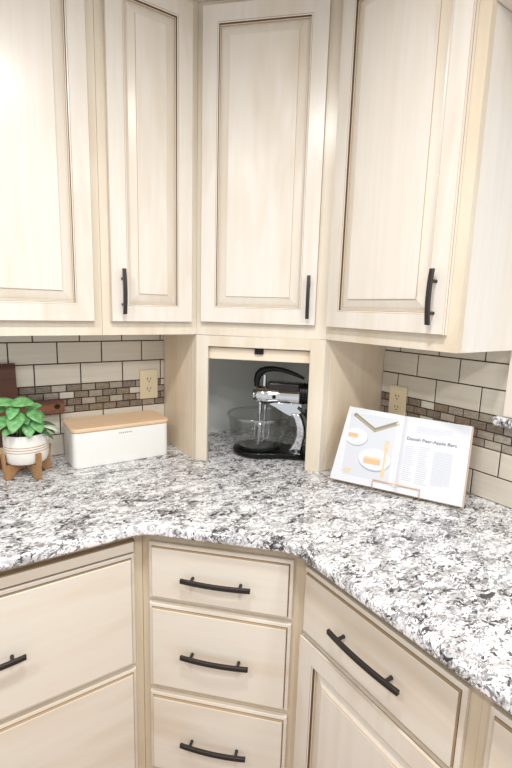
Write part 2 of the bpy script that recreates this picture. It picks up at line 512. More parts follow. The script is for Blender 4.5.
def frame(parent, x0, x1, z0, z1, bars, m, depth=0.019, wedge=False):
    """face frame: two stiles and rails; bars lists (z0, z1) of rails or ('v', x0, x1) of stiles"""
    mb = MB()
    for b in bars:
        if b[0] != 'v': continue
        wl = depth if wedge and b[1] < 0.01 else 0.0; wr = depth if wedge and b[2] > x1 - 0.01 else 0.0
        mb.prism([(b[1], 0), (b[2], 0), (b[2] + wr, depth), (b[1] - wl, depth)], z0, z1, m)
    vs = sorted([b for b in bars if b[0] == 'v'], key=lambda b: b[1])
    for b in bars:
        if b[0] == 'v': continue
        for p, q in zip(vs, vs[1:]): mb.box(p[2], q[1], 0, depth, b[0], b[1], m)
    return mb.build('face_frame', parent)

def carcass(parent, x0, x1, depth, z0, z1, m, y0=0.0195, t=0.016, name='carcass', fl=0.0):
    mb = MB()
    mb.box(x0, x0 + t, y0, depth, z0, z1, m); mb.box(x1 - t, x1, y0, depth, z0, z1, m)
    mb.box(x0 + t, x1 - t, y0, depth - 0.006, z0 + fl, z0 + fl + t, m); mb.box(x0 + t, x1 - t, y0, depth - 0.006, z1 - t, z1, m)
    mb.box(x0 + t, x1 - t, depth - 0.006, depth, z0, z1, m)
    return mb.build(name, parent)

UT = 1.52   # top of the wall cabinets (the crown covers the front of it)
R45, R90 = -PI / 4, -PI / 2
WGRP = None
def zrel(z, base): return z - base

# left wall cabinets
def wall_cab(label, loc, rot, w, doors, flip_end=False):
    t = thing('wall_cabinet', label, 'cabinet', loc, rot)
    h = UT - HU
    lo = min(d[0] for d in doors); hi = max(d[1] for d in doors)
    frame(t, 0, w, 0, h, [('v', 0, lo + 0.012), ('v', hi - 0.012, w), (0, 0.054), (1.455 - HU, h)], M['frame'])
    carcass(t, 0, w, D + 0.008, 0, h, M['cream'], fl=0.02 if False else 0.0)
    for (x0, x1, hx) in doors:
        door(t, x0, x1, 0.502 - HU, 1.4665 - HU, M['cream'], hx, 0.594 - HU)
    return t
wall_cab('tall cream raised panel wall cabinet at left edge, above the leafy plant', (-1.40, -D, HU), 0, 0.4700, [(0.035, 0.445, None)])
wall_cab('narrow cream wall cabinet with one black pull, above the white bread box', (-0.929, -D, HU), 0, 0.929 - A - 0.0006, [(0.024, 0.295, 0.0585)])
wall_cab('cream wall cabinet above the open cookbook, its white end panel facing right', (-D, -A - 0.0006, HU), R90, L_END - A - 0.0006, [(0.016, 0.436, 0.405)])

# diagonal corner wall cabinet, above the appliance garage
DW = (A - D) * math.sqrt(2)
def corner_poly(a, d, gap):
    """plan of the corner cabinet body in the diagonal's own frame"""
    pts = [(-a + 0.0, -d + gap), (-a + 0.0, W0 - 0.001), (W0 - 0.001, W0 - 0.001), (W0 - 0.001, -a), (-d + gap, -a)]
    o = Vector((-a, -d))
    out = []
    for p in pts:
        v = Vector(p) - o
        out.append(((v.x - v.y) * S2, (v.x + v.y) * S2))
    return out
t = thing('wall_cabinet', 'diagonal corner wall cabinet with a single door, above the appliance garage', 'cabinet', (-A, -D, HU), R45)
h = UT - HU
frame(t, 0, DW, 0, h, [('v', 0.0005, 0.037), ('v', DW - 0.048, DW - 0.0005), (0, 0.054), (1.455 - HU, h)], M['frame'], wedge=True)
mb = MB(); poly = corner_poly(A, D, 0.0285)
mb.prism(poly, 0.001, 0.017, M['maple']); mb.prism(poly, h - 0.016, h, M['maple'])
n = len(poly)
for i in range(n - 1):
    a, b = Vector(poly[i]), Vector(poly[i + 1]); d = (b - a).normalized(); nn = Vector((d.y, -d.x)) * 0.012
    mb.prism([a, b, b + nn, a + nn], 0.017, h - 0.016, M['maple'])
mb.build('carcass', t)
door(t, 0.020, 0.411, 0.504 - HU, 1.4665 - HU, M['cream'], 0.3855, 0.594 - HU)

# appliance garage under it: open front, side panels, rolled-up front with its latch
t = thing('appliance_garage', 'open cream appliance garage in the corner, holding the chrome mixer', 'cabinet', (-A, -D, 0), R45)
gh = HU - 0.0012
mb = MB()
mb.prism([(0.0006, 0), (0.0415, 0), (0.0415, 0.019), (-0.0184, 0.019)], 0.0004, gh, M['frame']); mb.prism([(0.399, 0), (DW - 0.0006, 0), (DW + 0.0184, 0.019), (0.399, 0.019)], 0.0004, gh, M['frame'])
mb.box(0.0415, 0.399, 0, 0.019, 0.4205, gh, M['frame'])
mb.build('face_frame', t, 0.001)
def toloc(p):
    v = Vector(p) - Vector((-A, -D)); return ((v.x - v.y) * S2, (v.x + v.y) * S2)
for pts in ([(-A, -D + 0.0275), (-A, W0 - 0.001), (-A + 0.012, W0 - 0.001), (-A + 0.012, -D + 0.016)],
            [(-D + 0.0275, -A), (W0 - 0.001, -A), (W0 - 0.001, -A + 0.012), (-D + 0.016, -A + 0.012)]):
    mb = MB(); mb.prism([toloc(p) for p in pts], 0.0004, gh, M['maple']); mb.build('side_panel', t)
mb = MB(); mb.box(0.032, 0.409, 0.0215, 0.036, 0.3745, 0.4165, M['maple_raw'])
g = mb.build('roll_up_door', t, 0.003)
mb = MB(); mb.box(0.206, 0.237, 0.0135, 0.0212, 0.3985, 0.4165, M['black_satin']); mb.box(0.210, 0.233, 0.0105, 0.0135, 0.3985, 0.404, M['black_satin'])
mb.build('latch', g, 0.001)

# base cabinets
BH0 = -0.812
def base_cab(label, loc, rot, w, rails, stiles, depth=BD, zt=-0.031):
    t = thing('base_cabinet', label, 'cabinet', loc, rot)
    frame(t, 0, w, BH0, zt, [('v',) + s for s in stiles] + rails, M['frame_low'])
    carcass(t, 0, w, depth - 0.004, BH0, zt, M['maple'])
    mb = MB(); mb.box(0.0, w, 0.07, 0.085, FL + 0.001, BH0 - 0.0005, M['frame_low']); mb.build('toe_kick', t)
    return t
# left drawer base
t = base_cab('wide cream base cabinet of deep drawers at left, under the bread box', (-1.715, -BD, 0), 0, 1.715 - BC - 0.0006,
    [(-0.118, -0.031), (-0.455, -0.425), (BH0, -0.77)], [(0, 0.05), (0.745, 1.715 - BC - 0.0006)])
mb = MB(); mb.rings(0.036, 0.764, -0.0935, -0.0605, [(0, -0.001), (0, -0.012), (0.0022, -0.0125), (0.0030, -0.018), (0.005, -0.020), (0.007, -0.020)], [M['glaze_step'], M['glaze'], M['glaze_step'], M['cream_h'], M['cream_h']], M['cream_h'])
mb.build('pull_out_board', t)
drawer(t, 0.036, 0.764, -0.434, -0.1005, M['cream_h'], 0.40)
drawer(t, 0.036, 0.764, -0.785, -0.4465, M['cream_h'], 0.40)
# diagonal drawer base
DB = (BC - BD) * math.sqrt(2)
t = thing('base_cabinet', 'narrow diagonal corner base cabinet with three stacked drawers', 'cabinet', (-BC, -BD, 0), R45)
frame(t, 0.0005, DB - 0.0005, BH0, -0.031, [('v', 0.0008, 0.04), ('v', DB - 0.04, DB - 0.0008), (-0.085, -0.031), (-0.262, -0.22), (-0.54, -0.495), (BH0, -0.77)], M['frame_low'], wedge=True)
o2 = Vector((-BC, -BD))
poly = [((Vector(p) - o2).x, (Vector(p) - o2).y) for p in ((-BC, -BD + 0.0285), (-BC, -0.001), (-0.001, -0.001), (-0.001, -BC), (-BD + 0.0285, -BC))]
poly = [((x - y) * S2, (x + y) * S2) for x, y in poly]
mb = MB(); mb.prism(poly, BH0, BH0 + 0.016, M['maple'])
for i in range(len(poly) - 1):
    a, b = Vector(poly[i]), Vector(poly[i + 1]); d = (b - a).normalized(); nn = Vector((d.y, -d.x)) * 0.012
    mb.prism([a, b, b + nn, a + nn], BH0 + 0.016, -0.032, M['maple'])
mb.build('carcass', t)
mb = MB(); mb.box(-0.03, DB + 0.03, 0.075, 0.09, FL + 0.001, BH0 - 0.0005, M['frame_low']); mb.build('toe_kick', t)
c0 = DB / 2
for z0, z1 in ((-0.235, -0.069), (-0.508, -0.2485), (-0.785, -0.527)):
    drawer(t, c0 - 0.199, c0 + 0.193, z0, z1, M['cream_h'], c0 - 0.006)
# right base: drawer over door
t = base_cab('cream base cabinet with one drawer over a raised panel door, under the cookbook', (-BD, -BC - 0.0006, 0), R90, 0.460,
    [(-0.095, -0.031), (-0.275, -0.245), (BH0, -0.77)], [(0, 0.03), (0.425, 0.460)])
drawer(t, 0.010, 0.440, -0.2545, -0.0765, M['cream_h'], 0.2265, 0.197, 0.133)
door(t, 0.010, 0.440, -0.785, -0.2665, M['cream'], None)
t = base_cab('cream base cabinet cut off by the bottom right corner of the photo', (-BD, -1.3859, 0), R90, 0.50,
    [(-0.095, -0.031), (-0.275, -0.245), (BH0, -0.77)], [(0, 0.035), (0.465, 0.50)])
drawer(t, 0.018, 0.482, -0.2545, -0.0765, M['cream_h'], 0.25, 0.197, 0.133)
door(t, 0.018, 0.482, -0.785, -0.2665, M['cream'], None)

# ------------------------------------------------------------------ worktop
def arc(p0, c, p1, r, n=6):
    """round the corner c between p0 and p1"""
    p0, c, p1 = Vector(p0), Vector(c), Vector(p1)
    a = (p0 - c).normalized(); b = (p1 - c).normalized()
    half = a.angle(b) / 2; d = r / math.tan(half)
    ctr = c + (a + b).normalized() * (r / math.sin(half))
    s, e = c + a * d, c + b * d; out = []
    v0, v1 = s - ctr, e - ctr; ang = v0.angle_signed(v1) if False else None
    a0 = math.atan2(v0.y, v0.x); a1 = math.atan2(v1.y, v1.x); da = (a1 - a0 + PI) % (2 * PI) - PI
    for i in range(n + 1):
        t = a0 + da * i / n; out.append((ctr.x + r * math.cos(t), ctr.y + r * math.sin(t)))
    return out
g0 = 0.0075
pts = [(-1.95, g0), (g0, g0), (g0, -1.95), (-E_, -1.95)]
front = arc((-E_, -1.95), (-E_, -F_), (-F_, -E_), 0.09) + arc((-E_, -F_), (-F_, -E_), (-1.95, -E_), 0.09)
poly = pts + front + [(-1.95, -E_)]
# bullnose: stack of offset outlines on the front side only
def inset(pl, d):
    n = len(pl); out = []
    ctrx = 0
    for i, p in enumerate(pl):
        if p[0] > -0.01 or p[1] > -0.01: 
            q = list(p)
            if abs(p[1] + 1.95) < 1e-6: pass
            out.append(tuple(q)); continue
        a = Vector(pl[i - 1]); b = Vector(p); c = Vector(pl[(i + 1) % n])
        d1 = (b - a).normalized(); d2 = (c - b).normalized()
        n1 = Vector((-d1.y, d1.x)); n2 = Vector((-d2.y, d2.x))
        # points on the room side only move
        if abs(p[0] + 1.95) < 1e-6 and abs(p[1] + E_) < 1e-6: m_ = Vector((0, 1))
        elif abs(p[1] + 1.95) < 1e-6 and abs(p[0] + E_) < 1e-6: m_ = Vector((1, 0))
        else:
            m_ = (n1 + n2).normalized()
            if m_.dot(Vector((1, 1))) < 0: m_ = -m_
        q = b + m_ * d
        out.append((q.x, q.y))
    return out
TK = 0.03; RB = 0.013
prof = []
for k in range(6):
    a = PI / 2 * k / 5; prof.append((RB * (1 - math.cos(a)) , -RB * (1 - math.sin(a)) if False else None))
levels = []
for k in range(7):
    a = PI / 2 * k / 6
    levels.append((-TK + 0.006 * (1 - math.sin(a)) if False else -TK + 0.006 - 0.006 * math.cos(a), 0.006 - 0.006 * math.sin(a)))
for k in range(9):
    a = PI / 2 * k / 8
    levels.append((-RB + RB * math.sin(a), RB - RB * math.cos(a)))
mb = MB(); rings_ = []; n = len(poly); vs = []
for z, d in levels:
    for x, y in inset(poly, d): vs.append((x, y, z))
fs = []
for i in range(len(levels) - 1):
    for k in range(n):
        l = (k + 1) % n; fs.append((i * n + k, i * n + l, (i + 1) * n + l, (i + 1) * n + k))
mb.add(vs, fs, M['granite'], True)
o_ = len(levels)
mb.add(vs[-n:], [tuple(range(n))], M['granite']); mb.add(vs[:n], [tuple(range(n))[::-1]], M['granite'])
ct = mb.build('countertop', None, angle=50)
tag(ct, 'speckled white, grey and black granite worktop wrapping round the corner', 'countertop')

# ------------------------------------------------------------------ wall outlets
def outlet(label, loc, rot):
    t = thing('wall_outlet', label, 'outlet', loc, rot)
    mb = MB(); mb.box(-0.037, 0.037, -0.0055, 0.0, -0.0585, 0.0585, M['almond']); mb.build('cover_plate', t, 0.003, 3)
    for s in (-1, 1):
        mb = MB(); cz = s * 0.0195
        pl = [(0.0165 * math.cos(a), 0.0135 * math.sin(a) * 1.05) for a in [2 * PI * k / 24 for k in range(24)]]
        pl = [(x, max(-0.0125, min(0.0125, z))) for x, z in pl]
        mb.prism(pl, 0.0056, 0.0072, M['almond'], lambda q: (q.x, -q.z, q.y + cz))
        r = mb.build('receptacle', t)
        mb = MB()
        mb.box(-0.0078, -0.0054, -0.0078, -0.0070, cz - 0.002, cz + 0.0075, M['slot'])
        mb.box(0.0054, 0.0078, -0.0078, -0.0070, cz - 0.001, cz + 0.0068, M['slot'])
        mb.lathe([(0.0001, -0.0078), (0.0026, -0.0078), (0.0026, -0.0070), (0.0001, -0.0070)], M['slot'], 12, (0, 0, cz - 0.0078), 'y')
        mb.build('slots', r)
    mb = MB(); mb.lathe([(0.0001, -0.0068), (0.002, -0.0066), (0.0026, -0.0056), (0.0001, -0.0056)], M['almond'], 14, (0, 0, 0), 'y'); mb.build('screw', t)
    return t
outlet('almond duplex outlet in the left tiled wall, above the bread box', (-0.677, -0.0012, 0.243), 0)
outlet('almond duplex outlet in the right tiled wall, behind the cookbook', (-0.0012, -0.690, 0.238), R90)

# ------------------------------------------------------------------ bread box
t = thing('bread_box', 'white enamel bread box with a bamboo lid on the left worktop', 'bread box', (-0.8385, -0.102, 0))
def rrect(w, d, r, n=6):
    out = []
    for cx, cy, a0 in ((w / 2 - r, -d / 2 + r, -90), (w / 2 - r, d / 2 - r, 0), (-w / 2 + r, d / 2 - r, 90), (-w / 2 + r, -d / 2 + r, 180)):
        for k in range(n + 1):
            a = math.radians(a0 + 90 * k / n); out.append((cx + r * math.cos(a), cy + r * math.sin(a)))
    return out
mb = MB(); mb.prism(rrect(0.340, 0.168, 0.022), 0.0004, 0.1245, M['white_enamel'], None, True)
body = mb.build('body', t, 0.003, 3)
mb = MB(); mb.prism(rrect(0.347, 0.175, 0.025), 0.1255, 0.1395, M['bamboo'], None, True)
mb.build('lid', t, 0.004, 3)
mb = MB()
for k in range(7):
    x = 0.007 + (k - 3) * 0.0068
    mb.box(x - 0.0014, x + 0.0014, -0.0848, -0.0838, 0.1075, 0.1115, M['ink'])
mb.build('vent_marks', body)

# ------------------------------------------------------------------ plant stand, pot, plant
PX, PY = -1.143, -0.150
t = thing('plant_stand', 'small four-legged wooden stand under the white plant pot', 'plant stand', (PX, PY, 0))
for a in (-70, 20, 110, 200):
    ca, sa = math.cos(math.radians(a)), math.sin(math.radians(a))
    prof = [(0.0095 if a in (20, 200) else 0.0095, 0.030), (0.030, 0.026), (0.044, 0.016), (0.052, 0.0004), (0.072, 0.0004), (0.079, 0.088), (0.0695, 0.088), (0.0685, 0.047), (0.0095, 0.047)]
    mb = MB()
    mb.prism(prof, -0.0085, 0.0085, M['acacia'], lambda q, ca=ca, sa=sa: (q.x * ca - q.z * sa, q.x * sa + q.z * ca, q.y))
    mb.build('leg', t, 0.002, 2)
mb = MB(); mb.box(-0.0095, 0.0095, -0.0095, 0.0095, 0.028, 0.047, M['acacia']); mb.build('hub', t, None, rot=(0, 0, math.radians(20)))

t = thing('potted_plant', 'leafy green plant in a round white pot with thin tan stripes', 'plant', (PX, PY, 0.0475))
mb = MB()
pr = [(0.0001, 0.0), (0.048, 0.0), (0.058, 0.004), (0.0635, 0.014), (0.0655, 0.032), (0.0657, 0.0420), (0.0658, 0.0443), (0.0658, 0.0505), (0.0658, 0.0528), (0.0658, 0.0585), (0.0657, 0.0608), (0.0655, 0.093), (0.0645, 0.0965), (0.0615, 0.0965), (0.0600, 0.092), (0.0595, 0.080), (0.0001, 0.080)]
band = [M['ceramic']] * (len(pr) - 1)
for i in (5, 7, 9): band[i] = M['stripe']
mb.lathe(pr, M['ceramic'], 48, band=band)
mb.build('pot', t)
mb = MB(); mb.lathe([(0.0001, 0.0805), (0.0592, 0.0805), (0.0592, 0.083), (0.045, 0.0855), (0.0001, 0.089)], M['soil'], 32); mb.build('soil', t)

def leaf(base, tip, width, mat, up=(0, -0.5, 1), curl=0.18, fold=0.12):
    b, p = Vector(base), Vector(tip); ax = p - b; L = ax.length; ax.normalize()
    u = Vector(up); u = (u - ax * u.dot(ax)).normalized(); s = ax.cross(u)
    n, mrow = 9, 5; vs = []
    for i in range(n):
        tt = i / (n - 1)
        w = width / 2 * (math.sin(PI * min(1, tt ** 0.75)) ** 0.75 if 0 < tt < 1 else 0.02)
        for j in range(mrow):
            q = (j / (mrow - 1)) * 2 - 1
            c = b + ax * (L * tt) + s * (w * q) + u * (curl * L * (4 * tt * (1 - tt)) * 0.55 + fold * abs(q) * w - 0.10 * w * q * q)
            vs.append(c)
    fs = [(i * mrow + j, i * mrow + j + 1, (i + 1) * mrow + j + 1, (i + 1) * mrow + j) for i in range(n - 1) for j in range(mrow - 1)]
    mb = MB(); mb.add(vs, fs, mat, True)
    o = mb.build('leaf', t, angle=180)
    so = o.modifiers.new('Solidify', 'SOLIDIFY'); so.thickness = 0.0007
    # petiole back to the soil
    return o
LF = [  # base, tip, width in the pot's frame (z from the pot's foot)
 ((-0.012, -0.012, 0.185), (-0.125, -0.030, 0.197), 0.050), ((-0.045, -0.02, 0.193), (0.030, -0.045, 0.188), 0.058),
 ((-0.030, -0.03, 0.185), (-0.052, -0.075, 0.145), 0.040), ((-0.02, -0.035, 0.165), (-0.050, -0.100, 0.105), 0.056),
 ((0.008, -0.04, 0.130), (0.000, -0.088, 0.078), 0.044), ((0.012, -0.03, 0.165), (0.040, -0.080, 0.125), 0.046),
 ((0.022, -0.04, 0.135), (0.038, -0.086, 0.092), 0.044), ((-0.05, -0.02, 0.15), (-0.095, -0.070, 0.110), 0.046),
 ((-0.012, -0.03, 0.145), (0.000, -0.080, 0.125), 0.036), ((0.00, 0.00, 0.16), (0.055, -0.020, 0.175), 0.044),
 ((-0.05, 0.0, 0.17), (-0.105, 0.010, 0.165), 0.045), ((-0.06, -0.02, 0.13), (-0.115, -0.050, 0.140), 0.040),
 ((0.03, 0.01, 0.15), (0.070, 0.020, 0.120), 0.036), ((-0.02, 0.03, 0.17), (0.010, 0.062, 0.185), 0.045),
 ((-0.05, 0.03, 0.16), (-0.085, 0.055, 0.175), 0.042), ((-0.03, -0.01, 0.14), (-0.035, -0.060, 0.135), 0.04),
 ((0.0, 0.02, 0.13), (0.045, 0.045, 0.125), 0.040), ((-0.04, -0.04, 0.11), (-0.075, -0.082, 0.095), 0.036)]
random.seed(3)
for b, p, w in LF:
    leaf(*[(q[0] * 0.92, q[1] * 0.92, 0.100 + (q[2] - 0.085) * 0.90) for q in (b, p)], w * 0.92, M['leaf'])
for b, p, w, m in [((0.035, -0.02, 0.125), (0.082, -0.045, 0.088), 0.016, 'leaf_dark'), ((0.040, -0.03, 0.118), (0.090, -0.050, 0.097), 0.013, 'leaf_pale'),
                   ((0.030, -0.04, 0.110), (0.072, -0.065, 0.078), 0.016, 'leaf_dark'), ((0.03, -0.01, 0.125), (0.088, -0.02, 0.11), 0.016, 'leaf_dark')]:
    leaf(b, p, w, M[m])
mb = MB()
for k in range(14):
    a = random.random() * 6.28; r = 0.012 + random.random() * 0.02
    b, p, w = LF[k]
    p0 = Vector((math.cos(a) * r, math.sin(a) * r, 0.084)); p1 = Vector((b[0] * 0.92, b[1] * 0.92, 0.100 + (b[2] - 0.085) * 0.90))
    mid = (p0 + p1) / 2 + Vector((0, 0, 0.01))
    mb.tube([p0, mid, p1], [0.0022, 0.0018, 0.0014], M['stem'], 6)
mb.build('stems', t)

# ------------------------------------------------------------------ cutting board lying on its long edge, leaning on the tiles
t = thing('cutting_board', 'dark striped wooden paddle cutting board leaning on the tiles behind the plant', 'cutting board', (-1.148, -0.062, 0.0008), 0, None, (math.radians(-8.0), 0, 0))
def bd(z0, z1, x0, x1, m, nm, par):
    mb = MB(); mb.box(x0, x1, 0.0, 0.020, z0, z1, m); return mb.build(nm, par, 0.0015)
H = 0.352
mb = MB()
for z0, z1, m in ((0, 0.045, 'cherry'), (0.045, 0.072, 'maple_strip'), (0.072, 0.115, 'walnut'), (0.115, 0.225, 'cherry'), (0.225, H, 'walnut')):
    if m == 'cherry' and z0 > 0.1: mb.box(-0.52, 0, 0, 0.02, z0, z1, M[m])
    else: mb.box(-0.52, 0, 0, 0.02, z0, z1, M[m])
mb.build('blade', t)
mb = MB(); hl = 0.146; hc, hr = 0.1925, 0.0245
pts = [(0.0, hc - hr - 0.004), (0.02, hc - hr)]
pts += [(hl - 0.006, hc - hr), (hl, hc - hr + 0.006), (hl, hc + hr - 0.006), (hl - 0.006, hc + hr)]
pts += [(0.02, hc + hr), (0.0, hc + hr + 0.004)]
# handle outline with a hanging hole
hx, hz, rr = hl - 0.024, hc, 0.010
hole = [(hx + rr * math.cos(2 * PI * k / 20), hz + rr * math.sin(2 * PI * k / 20)) for k in range(20)]
bm = bmesh.new()
def loop(pl, y): return [bm.verts.new((x, y, z)) for x, z in pl]
def edges(vs): return [bm.edges.new((vs[i], vs[(i + 1) % len(vs)])) for i in range(len(vs))]
lo = {}
for y in (0.0, 0.02):
    a, b = loop(pts, y), loop(hole, y); e = edges(a) + edges(b)
    bmesh.ops.triangle_fill(bm, use_beauty=True, edges=e); lo[y] = (a, b)
for i in (0, 1):
    a, b = lo[0.0][i], lo[0.02][i]
    for k in range(len(a)):
        l = (k + 1) % len(a); bm.faces.new((a[k], a[l], b[l], b[k]))
bmesh.ops.recalc_face_normals(bm, faces=bm.faces)
me = bpy.data.meshes.new('handle'); bm.to_mesh(me); bm.free(); me.materials.append(M['cherry'])
o = bpy.data.objects.new('handle', me); COL.objects.link(o); o.parent = t

# ------------------------------------------------------------------ stand mixer and its bowl
MX, MY = -0.356, -0.327
t = thing('stand_mixer', 'vintage chrome and black stand mixer in the appliance garage', 'mixer', (MX, MY, 0), R45)
mb = MB()
outl = [(0.100 * math.cos(math.radians(a)), 0.092 * math.sin(math.radians(a))) for a in range(60, 301, 12)]
outl += [(0.10, -0.066), (0.20, -0.060), (0.222, -0.045), (0.228, 0.0), (0.222, 0.045), (0.20, 0.060), (0.10, 0.066)]
mb.prism(outl, 0.004, 0.026, M['black_gloss'], None, True)
base = mb.build('base', t, 0.007, 4)
mb = MB(); mb.lathe([(0.0001, 0.0262), (0.078, 0.0262), (0.080, 0.0275), (0.078, 0.0290), (0.0001, 0.0290)], M['black_satin'], 40); mb.build('turntable', base)
for x, y in ((-0.06, 0.05), (-0.06, -0.05), (0.19, 0.04), (0.19, -0.04)):
    mb = MB(); mb.lathe([(0.0001, 0.0003), (0.010, 0.0003), (0.010, 0.0042), (0.0001, 0.0042)], M['black_satin'], 14, (x, y, 0))
    mb.build('foot', base)
# curved column
def side(pl, w, m, nm, par, bev=0.004):
    mb = MB(); mb.prism(pl, -w, w, m, lambda q: (q.x, -q.z, q.y), True); return mb.build(nm, par, bev, 3)
fr = [(0.118, 0.024), (0.128, 0.035), (0.142, 0.060), (0.149, 0.090), (0.147, 0.120), (0.137, 0.150), (0.122, 0.170)]
bk = [(0.160, 0.172), (0.172, 0.150), (0.180, 0.120), (0.182, 0.090), (0.176, 0.058), (0.170, 0.024)]
side(fr + bk, 0.030, M['chrome'], 'column', t, 0.008)
side([(0.1835, 0.024), (0.1895, 0.06), (0.194, 0.09), (0.192, 0.12), (0.184, 0.15), (0.170, 0.178), (0.20, 0.190), (0.214, 0.150), (0.218, 0.09), (0.212, 0.024)], 0.034, M['black_gloss'], 'column_cover', t, 0.006)
side([(0.030, 0.203), (0.060, 0.190), (0.108, 0.163), (0.124, 0.158), (0.150, 0.160), (0.165, 0.175), (0.165, 0.208), (0.03, 0.208)], 0.022, M['chrome'], 'bracket', t, 0.004)
# head
mb = MB(); mb.lathe([(0.0001, -0.021), (0.018, -0.020), (0.030, -0.014), (0.0355, -0.002), (0.037, 0.015), (0.0360, 0.040), (0.0315, 0.062), (0.0305, 0.09), (0.0315, 0.13), (0.0315, 0.153), (0.0001, 0.153)], M['chrome'], 40, (0, 0, 0.2295), 'x')
head = mb.build('head', t)
mb = MB(); mb.lathe([(0.0165, -0.024), (0.0195, -0.0245), (0.0215, -0.0225), (0.0205, -0.019), (0.016, -0.019)], M['chrome'], 32, (0, 0, 0.2295), 'x'); mb.build('front_ring', head)
mb = MB(); mb.prism(rrect(0.128, 0.050, 0.012), 0.2530, 0.2840, M['brown_gloss'], lambda q: (q.x + 0.094, q.y, q.z), True); mb.build('top_housing', t, 0.008, 4)
mb = MB(); pr = [(0.0001, 0.1535)]
x = 0.1535
pr.append((0.036, 0.1535))
for k in range(7):
    x0 = 0.156 + k * 0.0105; r = 0.0405 - 0.0006 * k * k * 0.4
    pr += [(r, x0), (r, x0 + 0.0065), (r - 0.004, x0 + 0.0075), (r - 0.004, x0 + 0.0098)]
pr += [(0.028, 0.232), (0.0001, 0.236)]
mb.lathe(pr, M['black_satin'], 36, (0, 0, 0.2445), 'x'); mb.build('motor_cover', t)
mb = MB(); mb.lathe([(0.0001, -0.0395), (0.0062, -0.039), (0.0075, -0.036), (0.0075, -0.029), (0.0001, -0.029)], M['black_gloss'], 20, (0.060, 0, 0.2305), 'y'); mb.build('button', head)
mb = MB(); mb.lathe([(0.0001, -0.048), (0.0095, -0.047), (0.0105, -0.042), (0.0105, -0.0335), (0.0001, -0.0335)], M['black_gloss'], 20, (0.197, 0, 0.119), 'y'); mb.build('speed_knob', t)
mb = MB(); mb.tube([(0.017, 0, 0.255), (0.017, 0, 0.262), (0.017, 0, 0.308)], [0.011, 0.0085, 0.0085], M['chrome'], 20); mb.build('handle_post', t)
mb = MB(); mb.tube([(-0.012, 0, 0.262), (-0.013, 0, 0.285), (-0.008, 0, 0.307), (0.004, 0, 0.322), (0.022, 0, 0.3295), (0.05, 0, 0.3325), (0.08, 0, 0.330), (0.11, 0, 0.3235), (0.14, 0, 0.313), (0.167, 0, 0.301)],
    [0.010, 0.0120, 0.0140, 0.0135, 0.0118, 0.0100, 0.0090, 0.0082, 0.0070, 0.0045], M['black_gloss'], 16, flat=0.8); mb.build('handle', t)
for s in (-1, 1):
    mb = MB(); cx, cy = 0.012 + 0.006 * s, 0.020 * s
    mb.tube([(cx, cy, 0.208), (cx, cy, 0.170), (cx, cy, 0.165), (cx, cy, 0.145), (cx, cy, 0.05)], [0.009, 0.0085, 0.005, 0.0035, 0.003], M['chrome'], 14)
    for k in range(4):
        a = k * PI / 2 + 0.4; ca, sa = math.cos(a), math.sin(a)
        rr_ = 0.0185
        mb.tube([(cx, cy, 0.128), (cx + ca * rr_ * 0.7, cy + sa * rr_ * 0.7, 0.124), (cx + ca * rr_, cy + sa * rr_, 0.114), (cx + ca * rr_, cy + sa * rr_, 0.064), (cx + ca * rr_ * 0.7, cy + sa * rr_ * 0.7, 0.053), (cx, cy, 0.049)], 0.0017, M['chrome'], 8)
    mb.build('beater', t)
mb = MB(); mb.tube([(0.150, -0.0345, 0.195), (0.172, -0.040, 0.178), (0.195, -0.042, 0.150), (0.207, -0.0415, 0.122), (0.212, -0.042, 0.07), (0.216, -0.043, 0.030)], 0.003, M['black_satin'], 8); mb.build('cord', t)

mb = MB()
outer = [(0.0001, 0.0), (0.066, 0.0), (0.078, 0.004), (0.092, 0.018), (0.103, 0.045), (0.111, 0.085), (0.1165, 0.120), (0.1195, 0.124), (0.1195, 0.129), (0.117, 0.131), (0.1135, 0.128), (0.1085, 0.085), (0.1005, 0.047), (0.089, 0.022), (0.076, 0.009), (0.066, 0.005), (0.0001, 0.005)]
bnd = [M['glass']] * (len(outer) - 1)
for i in (6, 7, 8, 9): bnd[i] = M['glass_rim']
for i in (1, 2): bnd[i] = M['glass_rim']
mb.lathe(outer, M['glass'], 64, band=bnd)
b = mb.build('mixing_bowl', None, loc=(MX, MY, 0.0294), angle=60); b.scale = (1.04, 1.04, 0.98)
tag(b, 'clear glass mixing bowl standing on the base of the chrome mixer', 'bowl')

# ------------------------------------------------------------------ cookbook on its wire stand
BX, BY, LEAN = -0.3204, -0.6999, math.radians(20)
RB_ = math.radians(-63.79)
bk_t = thing('cookbook', 'open cookbook with a cake photo and a recipe page, on a wire stand', 'book', (BX, BY, 0.0150), 0, None, (-LEAN, 0, RB_)); bk_t.scale = (0.973,) * 3
BW, BHt, GU = 0.405, 0.243, 0.2035
mb = MB()
mb.prism([(-0.008, -0.003), (GU - 0.006, -0.003), (GU - 0.006, BHt + 0.002), (0.018, BHt + 0.008)], 0.0165, 0.019, M['cover'], lambda q: Vector((q.x, q.z, q.y)))
mb.prism([(GU + 0.006, -0.003), (BW + 0.001, -0.003), (BW + 0.001, BHt - 0.003), (GU + 0.006, BHt + 0.002)], 0.0165, 0.019, M['cover'], lambda q: Vector((q.x, q.z, q.y)))
mb.box(GU - 0.006, GU + 0.006, 0.0175, 0.019, -0.003, BHt + 0.002, M['cover'])
mb.build('cover', bk_t)
def surf(u, side):   # front surface y of the pages: rises from the gutter, then flat
    d = abs(u - GU)
    return 0.0105 - 0.0105 * (1 - math.exp(-d / 0.007)) if True else 0
